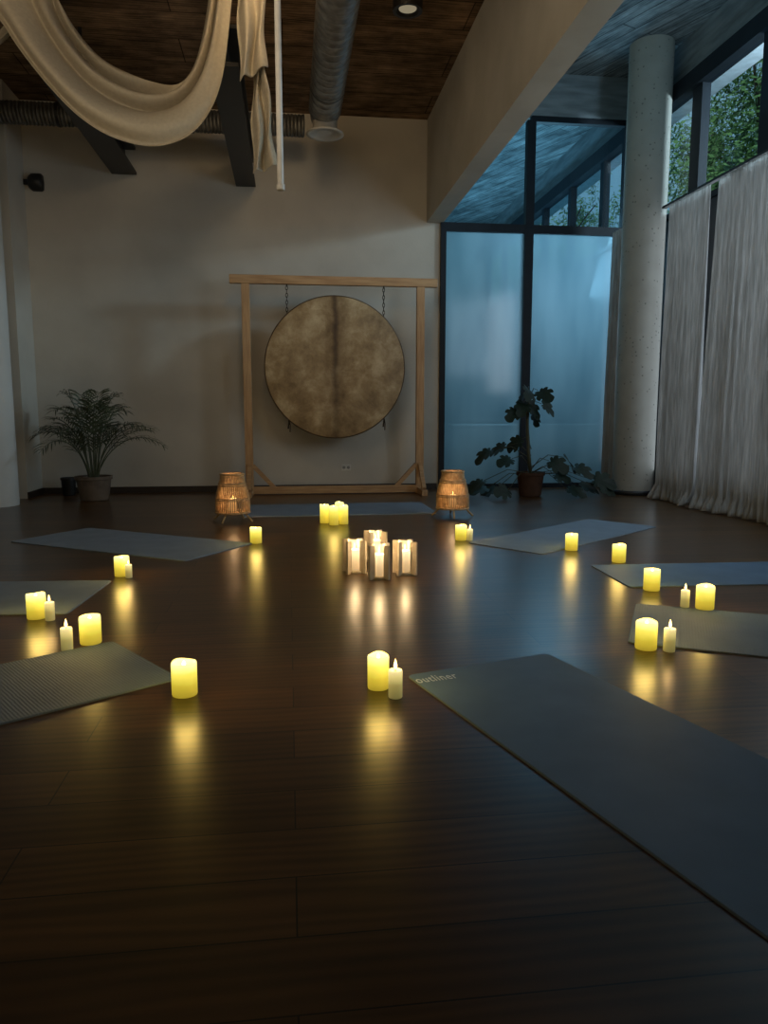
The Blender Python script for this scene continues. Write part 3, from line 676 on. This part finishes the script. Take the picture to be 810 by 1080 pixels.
yogamat((200, 593), (262, 573), (90, 557), None, M_mat_pale, 'pale grey yoga mat near the rattan lantern')
yogamat((455, 542), (450, 530), (266, 533), None, M_mat_grey, 'grey yoga mat in front of the drum stand')
yogamat((493, 573), (572, 585), (693, 556), None, M_mat_grey, 'ribbed grey yoga mat near the leafy plant')
yogamat((618, 597), (670, 620), (810, 617), 1.83, M_mat_blue, 'blue-grey yoga mat near the linen curtains')
yogamat((675, 638), (657, 678), (810, 694), 1.83, M_mat_grey, 'ribbed grey yoga mat with two candles at its end')
# printed word on large mat
cu = bpy.data.curves.new('logo_text', 'FONT'); cu.body = 'outliner'; cu.size = 0.06; cu.extrude = 0.0002; cu.align_x = 'LEFT'
cu.offset = 0.0003; cu.space_character = 1.12
to = bpy.data.objects.new('tmp', cu); COL.objects.link(to)
bpy.context.view_layer.update()
me = bpy.data.meshes.new_from_object(to.evaluated_get(bpy.context.evaluated_depsgraph_get())); me.materials.clear(); me.materials.append(M_logo)
bpy.data.objects.remove(to)
xs = [v.co.x for v in me.vertices]; wid = max(xs)-min(xs)
p0_ = PF(441, 720.5, 0.0076); p1_ = PF(484, 715, 0.0076)
kx = (p1_-p0_).length/wid
for v in me.vertices: v.co.x *= kx; v.co.y *= 1.4
lo = bpy.data.objects.new('logo_text', me); COL.objects.link(lo)
e_, A_, B_ = big
ab = (B_-A_); an = math.atan2(ab.y, ab.x)
lo.parent = e_
mw = Matrix.Translation(p0_) @ Matrix.Rotation(an, 4, 'Z')
lo.matrix_local = (Matrix.Translation(e_.location) @ Matrix.Rotation(e_.rotation_euler.z, 4, 'Z')).inverted() @ mw

def floorz(p, r):
    for c, d, pr, hl, hw in MATS:
        q = p-c
        if abs(q.dot(d)) < hl+r and abs(q.dot(pr)) < hw+r: return 0.0072
    return 0.0

# ---------------------------------------------------------------- candles
def led_meshes():
    r = 0.046; h = 0.122
    prof = [(0, 0), (r*0.97, 0), (r, 0.004)]+[(r, h*k/6) for k in range(1, 6)]+[(r, h-0.006), (r*0.96, h), (r*0.84, h-0.002), (r*0.78, h-0.012), (r*0.4, h-0.018), (0, h-0.019)]
    def wob(a, j):
        return (0.002*math.sin(2*a+1)+0.0015*math.sin(3*a)) if j >= 8 else 0
    body = MB().lathe(prof, 40, wob=wob).mesh('candle_body', M_led, True)
    fl = MB().lathe([(0, 0), (0.006, 0.006), (0.0075, 0.014), (0.004, 0.022), (0, 0.026)], 14, (0, 0, h-0.02)).mesh('flame', M_ledflame, True)
    return body, fl
def wax_meshes(r=0.025, h=0.10, mt=None):
    prof = [(0, 0), (r*0.96, 0), (r, 0.003), (r, h*0.3), (r, h*0.6), (r, h-0.005), (r*0.93, h), (r*0.8, h-0.002), (r*0.55, h-0.006), (0, h-0.007)]
    body = MB().lathe(prof, 32).mesh('candle_body', mt or M_wax, True)
    wk = MB().tube([(0, 0, h-0.008), (0.0008, 0, h+0.008)], 0.0012, 6).mesh('wick', M_black)
    fl = MB().lathe([(0, 0), (0.0045, 0.005), (0.0065, 0.012), (0.004, 0.024), (0.0012, 0.034), (0, 0.038)], 14, (0, 0, h+0.003)).mesh('flame', M_flame, True)
    return body, wk, fl
LB, LF = led_meshes(); WB, WK, WF = wax_meshes(); TB, TK, TF = wax_meshes(0.033, 0.135, M_waxw); AB, AK, AF = wax_meshes(0.034, 0.12, M_waxl)
def light(name, kind, loc, energy, col, size=0.02, rot=None, **k):
    d = bpy.data.lights.new(name, kind); d.energy = energy; d.color = col
    if kind == 'AREA':
        d.shape = 'RECTANGLE'; d.size = k.get('sx', 1); d.size_y = k.get('sy', 1)
    elif kind in ('POINT', 'SPOT'): d.shadow_soft_size = size
    if kind == 'SPOT': d.spot_size = k.get('ang', 1.2); d.spot_blend = k.get('blend', 0.8)
    o = bpy.data.objects.new(name, d); COL.objects.link(o); o.location = loc
    if 'aim' in k: o.rotation_euler = (Vector(k['aim'])-Vector(loc)).to_track_quat('-Z', 'Y').to_euler()
    return o
def led(u, vb, lab='glowing yellow LED pillar candle on the wooden floor', sc=1.0, L_=True, at=None, grp='yellow LED pillar candles', hs=1.0):
    p = at or PF(u, vb)
    z = floorz(p, 0.04)
    if z: lab = lab.replace('on the wooden floor', 'at the end of a yoga mat')
    e = empty('led_candle', (p.x, p.y, z), random.uniform(0, 6), lab, 'candle', grp); e.scale = (sc, sc, sc*hs)
    put(LB, 'candle_body', e); put(LF, 'flame', e)
    if L_: light('candle_light', 'POINT', (p.x, p.y, z+0.155*sc*hs), 1.35, (1, 0.66, 0.16), 0.04)
def wax(u, vb, sc=1.0, lab='slim white wax candle with lit flame on the wooden floor'):
    p = PF(u, vb); z = floorz(p, 0.025)
    if z: lab = 'slim white wax candle with lit flame beside yoga mat'
    e = empty('wax_candle', (p.x, p.y, z), 0, lab, 'candle', 'slim white wax candles'); e.scale = (sc,)*3
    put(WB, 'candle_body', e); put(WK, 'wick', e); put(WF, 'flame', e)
    light('candle_light', 'POINT', (p.x, p.y, z+0.13*sc), 0.22, (1, 0.6, 0.22), 0.012)
for u, v in [(195, 732), (399, 725), (96, 679.5), (39, 651.5), (129, 607), (270, 572.5), (486, 569.5), (602.5, 580), (652.5, 592.5), (687, 622), (743, 643), (681, 683.5)]:
    led(u, v, sc=0.98 if u != 399 else 0.86, hs=1.0 if u != 399 else 1.18)
for u, v, s in [(417, 735, 1.0), (71, 685.5, 0.97), (53, 654, 0.9), (722, 641.5, 0.88), (705.5, 686.5, 0.98), (495.5, 570, 0.9), (136, 609, .8)]:
    wax(u, v, s)
for u, v in [(342.3, 551.5), (352.2, 553.6), (362.4, 552.6), (358, 548.6)]:
    led(u, v, 'glowing yellow LED pillar candle standing in a cluster', sc=0.9, grp='yellow LED pillar cluster', hs=1.55, L_=(u == 352.2))

# birch candle holders
def holder(u, v, rz):
    p = PF(u, v)
    e = empty('candle_holder', (p.x, p.y, 0), rz, 'pale birch cross-shaped candle holder around glass cup', 'candle holder', 'birch candle holders')
    put(MB().lathe([(0, 0.0), (0.055, 0.0), (0.055, 0.012), (0, 0.012)], 32).mesh('base', M_panelw), 'base', e)
    for k_ in range(4):
        a = k_*math.pi/2+math.pi/4
        mb = MB()
        poly = [(0.0445, 0), (0.084, 0), (0.084, 0.205), (0.0445, 0.205)]
        b = len(mb.v)
        for yy in (-0.007, 0.007):
            for x_, z_ in poly: mb.v.append(Vector((x_, yy, z_)))
        n = len(poly); mb.f.append(list(range(n))); mb.f.append(list(range(n, 2*n))[::-1])
        for i in range(n): mb.f.append([i, (i+1) % n, n+(i+1) % n, n+i])
        put(mb.mesh('panel', M_panelw), 'panel', e, rot=(0, 0, a), bevel=0.002)
    put(MB().lathe([(0.0, 0.0125), (0.041, 0.0125), (0.042, 0.02), (0.042, 0.215), (0.0435, 0.217), (0.0435, 0.02)], 40).mesh('glass_cup', M_cup, True), 'glass_cup', e)
    c = empty('wax_candle', (p.x, p.y, 0.0145), 0, 'ivory pillar candle burning inside a glass cup', 'candle', 'ivory candles in birch holders')
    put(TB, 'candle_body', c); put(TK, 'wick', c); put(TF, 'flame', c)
    light('candle_light', 'POINT', (p.x, p.y, 0.2), 1.5, (1, 0.72, 0.40), 0.025)
for u, v, r_ in [(374, 603.5, 0.12), (400, 609.5, -0.1), (427, 605, 0.1), (396, 592, 0.2)]:
    holder(u, v, r_)

# rattan lanterns
def lantern(u, v):
    p = PF(u, v)
    e = empty('rattan_lantern', (p.x, p.y, 0), random.uniform(0, 1), 'woven rattan lantern on splayed legs with candle inside', 'lantern', 'rattan lanterns beside the drum')
    def rad(z):
        pts = [(0.09, 0.152), (0.14, 0.155), (0.2, 0.152), (0.26, 0.143), (0.32, 0.128), (0.36, 0.115), (0.40, 0.106), (0.44, 0.103)]
        for (a, b), (c_, d) in zip(pts, pts[1:]):
            if z <= c_: return b+(d-b)*(z-a)/(c_-a) if z > a else b
        return pts[-1][1]
    mb = MB()
    nn = 50
    for k_ in range(nn):
        a = 2*math.pi*k_/nn
        mb.tube([(rad(z)*math.cos(a), rad(z)*math.sin(a), z) for z in (0.09, 0.13, 0.16, 0.2, 0.24, 0.28, 0.32, 0.36, 0.40, 0.44)], 0.0056, 5)
    put(mb.mesh('woven_shade', M_rattan, True), 'woven_shade', e)
    def ring(z, rr, nm):
        put(MB().tube([((rad(z)+0.003)*math.cos(a*math.pi/20), (rad(z)+0.003)*math.sin(a*math.pi/20), z) for a in range(41)], rr, 8, False).mesh(nm, M_rattan, True), nm, e)
    for z, rr in ((0.44, 0.010), (0.355, 0.009), (0.335, 0.007), (0.22, 0.006), (0.205, 0.006), (0.09, 0.010)):
        ring(z, rr, 'hoop')
    put(MB().lathe([(0, 0.086), (0.146, 0.086), (0.146, 0.094), (0, 0.094)], 24).mesh('base_plate', M_rattan), 'base_plate', e)
    for k_ in range(4):
        a = k_*math.pi/2+0.5
        put(MB().tube([(0.11*math.cos(a), 0.11*math.sin(a), 0.10), (0.20*math.cos(a), 0.20*math.sin(a), 0.009)], 0.009, 8).mesh('leg', M_rattan, True), 'leg', e)
    c = empty('wax_candle', (p.x, p.y, 0.095), 0, 'ivory pillar candle glowing inside a rattan lantern', 'candle', 'candles in rattan lanterns')
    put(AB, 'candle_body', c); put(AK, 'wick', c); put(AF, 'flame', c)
    light('candle_light', 'POINT', (p.x, p.y, 0.275), 2.0, (1, 0.62, 0.30), 0.03)
lantern(246, 550); lantern(477, 545)

# ---------------------------------------------------------------- plants
def pot(e, r, h, mt):
    put(MB().lathe([(0, 0), (r*0.72, 0), (r*0.78, 0.01), (r*0.95, h*0.82), (r*0.95, h*0.86), (r*1.04, h*0.87), (r*1.04, h), (r*0.95, h), (r*0.9, h*0.86), (0, h*0.86)], 40).mesh('pot', mt, False), 'pot', e, bevel=0.002)
    put(MB().lathe([(0, h*0.88), (r*0.5, h*0.89), (r*0.92, h*0.87)], 24).mesh('soil', M_soil, True), 'soil', e)
pp = PF(100, 527.5)
e = empty('potted_palm', (pp.x, pp.y, 0), 0, 'bushy areca palm in brown pot beside plaster wall', 'potted plant')
pot(e, 0.2, 0.28, M_brownpot)
rnd = random.Random(11)
ymax = YB-0.06-pp.y
for i in range(23):
    a = 2*math.pi*i/26*3.1+rnd.uniform(-.3, .3)
    reach = rnd.uniform(0.32, 0.80); H = rnd.uniform(0.62, 1.10)*(1.12-0.28*reach/0.78)
    if i % 5 == 0: reach *= 0.4; H = 1.02
    dirx, diry = math.cos(a), math.sin(a)
    if dirx > 0.3: reach *= 1.12
    if dirx < -0.3: reach *= 0.85
    if diry > 0.2: reach = min(reach, (ymax-0.26)/diry-0.05)
    reach = max(reach, 0.1)
    pts = []
    droop = rnd.uniform(0.02, 0.36)*reach/0.6
    for k_ in range(15):
        t = k_/14
        rr = 0.05+reach*(t**1.5); z = 0.25+H*(1-(1-t)**1.7)*0.98-droop*t**4
        pts.append(Vector((dirx*rr, diry*rr, z)))
    mb = MB(); mb.tube(pts, [0.008*(1-0.75*k_/14) for k_ in range(15)], 6)
    nl = 15
    for k_ in range(nl):
        t = 0.34+0.64*k_/nl; q = t*14; j = min(int(q), 13); p = pts[j].lerp(pts[j+1], q-j)
        tg = (pts[j+1]-pts[j]).normalized(); side = tg.cross(Vector((0, 0, 1)))
        if side.length < 0.1: side = Vector((-diry, dirx, 0))
        side.normalize(); upv = side.cross(tg).normalized()
        ln = (0.25*math.sin(math.pi*min(1, 0.25+0.75*(t-0.3)/0.7)*0.93)+0.03)*rnd.uniform(.85, 1.1)
        for sg in (-1, 1):
            d = (side*sg*0.8+tg*0.75+upv*0.12+Vector((rnd.uniform(-.1, .1),)*3)).normalized(); b = len(mb.v); w = 0.0085
            wv = tg.cross(d).cross(d).normalized()*w
            m1 = p+d*ln*0.45; m2 = p+d*ln*0.8-Vector((0, 0, ln*0.14)); tip = p+d*ln-Vector((0, 0, ln*0.32))
            mb.v += [p, m1+wv, m1-wv, m2+wv*.7, m2-wv*.7, tip]
            mb.f += [[b, b+1, b+2], [b+1, b+3, b+4, b+2], [b+3, b+5, b+4]]
    for v_ in mb.v: v_.y = min(v_.y, ymax)
    put(mb.mesh('frond', M_leaf), 'frond', e)
pp = PF(74, 524)
e = empty('small_planter', (pp.x-0.05, pp.y+0.15, 0), 0, 'small empty dark planter beside the palm', 'planter')
pot(e, 0.09, 0.22, M_black)

pp = PF(559, 523)
e = empty('potted_philodendron', (pp.x, pp.y, 0), 0, 'tall dark leafy philodendron in terracotta pot by glass', 'potted plant')
pot(e, 0.165, 0.29, M_terra)
stempts = [Vector((0, 0, 0.24)), Vector((-0.03, 0, 0.5)), Vector((-0.05, 0.01, 0.8)), Vector((-0.06, 0, 1.05)), Vector((-0.02, 0, 1.2))]
put(MB().tube(stempts, [0.024, 0.022, 0.02, 0.016, 0.008], 10).mesh('stem', M_stem, True), 'stem', e)
def leafmesh(size, seed):
    mb = MB(); outline = []
    n = 60
    for i in range(n):
        th = -math.pi+2*math.pi*i/n
        r = 0.5*(0.78+0.32*math.cos(th))*(1-0.5*max(0, math.cos(th-math.pi))**12)
        r *= 1-0.36*(0.5+0.5*math.cos(th*9+seed))**4*(1 if 0.35 < abs(th) < 2.4 else 0)
        outline.append((r*math.cos(th)*1.2+0.22, r*math.sin(th)*1.05))
    mb.v.append(Vector((0.12*size, 0, 0.0)))
    for rr in (0.5, 1.0):
        for x, y in outline:
            xx = 0.12+(x-0.12)*rr; yy = y*rr
            z = 0.10*abs(yy)-0.38*xx*xx
            mb.v.append(Vector((xx*size, yy*size, z*size)))
    for i in range(n):
        k_ = (i+1) % n; mb.f.append([0, 1+i, 1+k_]); mb.f.append([1+i, 1+n+i, 1+n+k_, 1+k_])
    return mb.mesh('leaf', M_leafd, True)
lm = [leafmesh(1.0, s) for s in range(3)]
leaves = [(573, 412, .2), (549, 414, .2), (577, 426, .2), (543, 432, .17), (562, 424, .22), (566, 436, .18), (551, 424, .18), (557, 410, .2), (528, 470, .2), (512, 474, .22), (545, 463, .2), (536, 484, .18),
          (586, 486, .22), (602, 482, .24), (612, 492, .22), (590, 500, .18), (632, 506, .26), (638, 516, .22), (618, 518, .22), (505, 507, .20), (518, 516, .22), (508, 526, .2), (604, 529, .22), (532, 526, .2)]
for i, (u, v, s_) in enumerate(leaves):
    yy = pp.y+rnd.uniform(-.28, .12); W = PY(u, v, yy); W.z = max(W.z, 0.1)
    loc = Vector((W.x-pp.x, W.y-pp.y, W.z))
    zb0 = min(max(loc.z-0.12, 0.27), 1.15)
    s0 = Vector((-0.05 if zb0 > .6 else 0, 0, zb0))
    d = loc-s0; hd = math.atan2(d.y, d.x)
    start = loc-Vector((math.cos(hd), math.sin(hd), 0))*s_*0.35
    mid = (s0+start)/2+Vector((0, 0, 0.09))
    put(MB().tube([s0, mid, start], [0.006, 0.005, 0.004], 6).mesh('petiole', M_stem, True), 'petiole', e)
    tilt = rnd.uniform(0.15, 0.8) if v < 500 else rnd.uniform(0.0, 0.35)
    o = put(lm[i % 3], 'leaf', e, loc=start, rot=(rnd.uniform(0.2, .9)*(1 if math.cos(hd) > 0 else -1), tilt, hd+rnd.uniform(-.4, .4))); o.scale = (s_*1.3,)*3

# ---------------------------------------------------------------- lights
w = bpy.data.worlds.new('world'); scene.world = w; w.use_nodes = True
bg = w.node_tree.nodes['Background']; bg.inputs[0].default_value = (0.34, 0.56, 0.70, 1); bg.inputs[1].default_value = 0.66
s = light('tree_sun', 'SUN', (0, 0, 12), 1.9, (1.0, 0.97, 0.88), aim=(1.0, 0.35, 11.1)); s.data.angle = 0.5  # sun added to brighten the trees, angled to miss the windows
light('window_daylight', 'AREA', (6.2, 7.1, 4.15), 120, (0.85, 0.93, 1.0), sx=0.45, sy=0.45, aim=(-1.5, 9.7, 2.7))
light('daylight', 'AREA', (4.1, 3.4, 2.6), 28, (0.60, 0.82, 1.0), sx=1.6, sy=1.6, aim=(-1.0, 9.7, 2.9))  # added lamp inside the curtain, standing in for window light out of view
light('daylight', 'AREA', (4.05, 5.2, 2.3), 18, (0.76, 0.88, 0.98), sx=0.6, sy=1.8, aim=(-1.5, 9.4, 2.2))  # unseen lamp added in front of the curtain to rake the back wall
light('daylight', 'AREA', (4.42, 7.0, 1.8), 48, (0.74, 0.87, 1.0), sx=4.5, sy=3.0, aim=(-5, 7.0, 1.8))  # lamp added behind the curtain so the linen glows
light('sky_fill', 'AREA', (4.1, 4.5, 3.5), 44, (0.27, 0.64, 0.88), sx=5, sy=0.25, aim=(3.2, 4.5, 5.0))  # hidden upward strip added above the curtain to light the concrete ceiling blue
light('sky_fill', 'AREA', (4.0, 13.5, 3.4), 90, (0.27, 0.64, 0.9), sx=6, sy=0.3, aim=(3.0, 13.5, 5.0))  # hidden strip added in the back room to brighten its ceiling
light('sky_fill', 'AREA', (4.0, 11.2, 3.2), 38, (0.32, 0.63, 0.85), sx=1.0, sy=1.0, aim=(3.5, 9.7, 2.5))  # lamp added behind the frosted panels for a stronger gradient
light('sky_fill', 'AREA', (2.6, 12.6, 1.9), 22, (0.31, 0.61, 0.85), sx=2.4, sy=1.6, aim=(2.8, 9.7, 2.2))  # second added lamp, lighting the frosted glass from the rear
light('warm_fill', 'SPOT', (0.2, 4.9, 4.4), 165, (1.0, 0.71, 0.40), 0.45, aim=(0.2, 9.7, 3.3), ang=1.5, blend=1.0)  # spot without a fixture, added to warm the upper back wall
light('warm_up_fill', 'AREA', (-1.2, 3.0, 3.3), 46, (1.0, 0.82, 0.60), sx=2.5, sy=2.5, aim=(-0.9, 4.6, 5.0))  # unseen panel facing up, added to brighten the boarded ceiling
light('warm_fill', 'POINT', (-1.2, 3.4, 4.2), 8, (1.0, 0.85, 0.62), 0.2)  # weak overhead fill, added where no lamp hangs
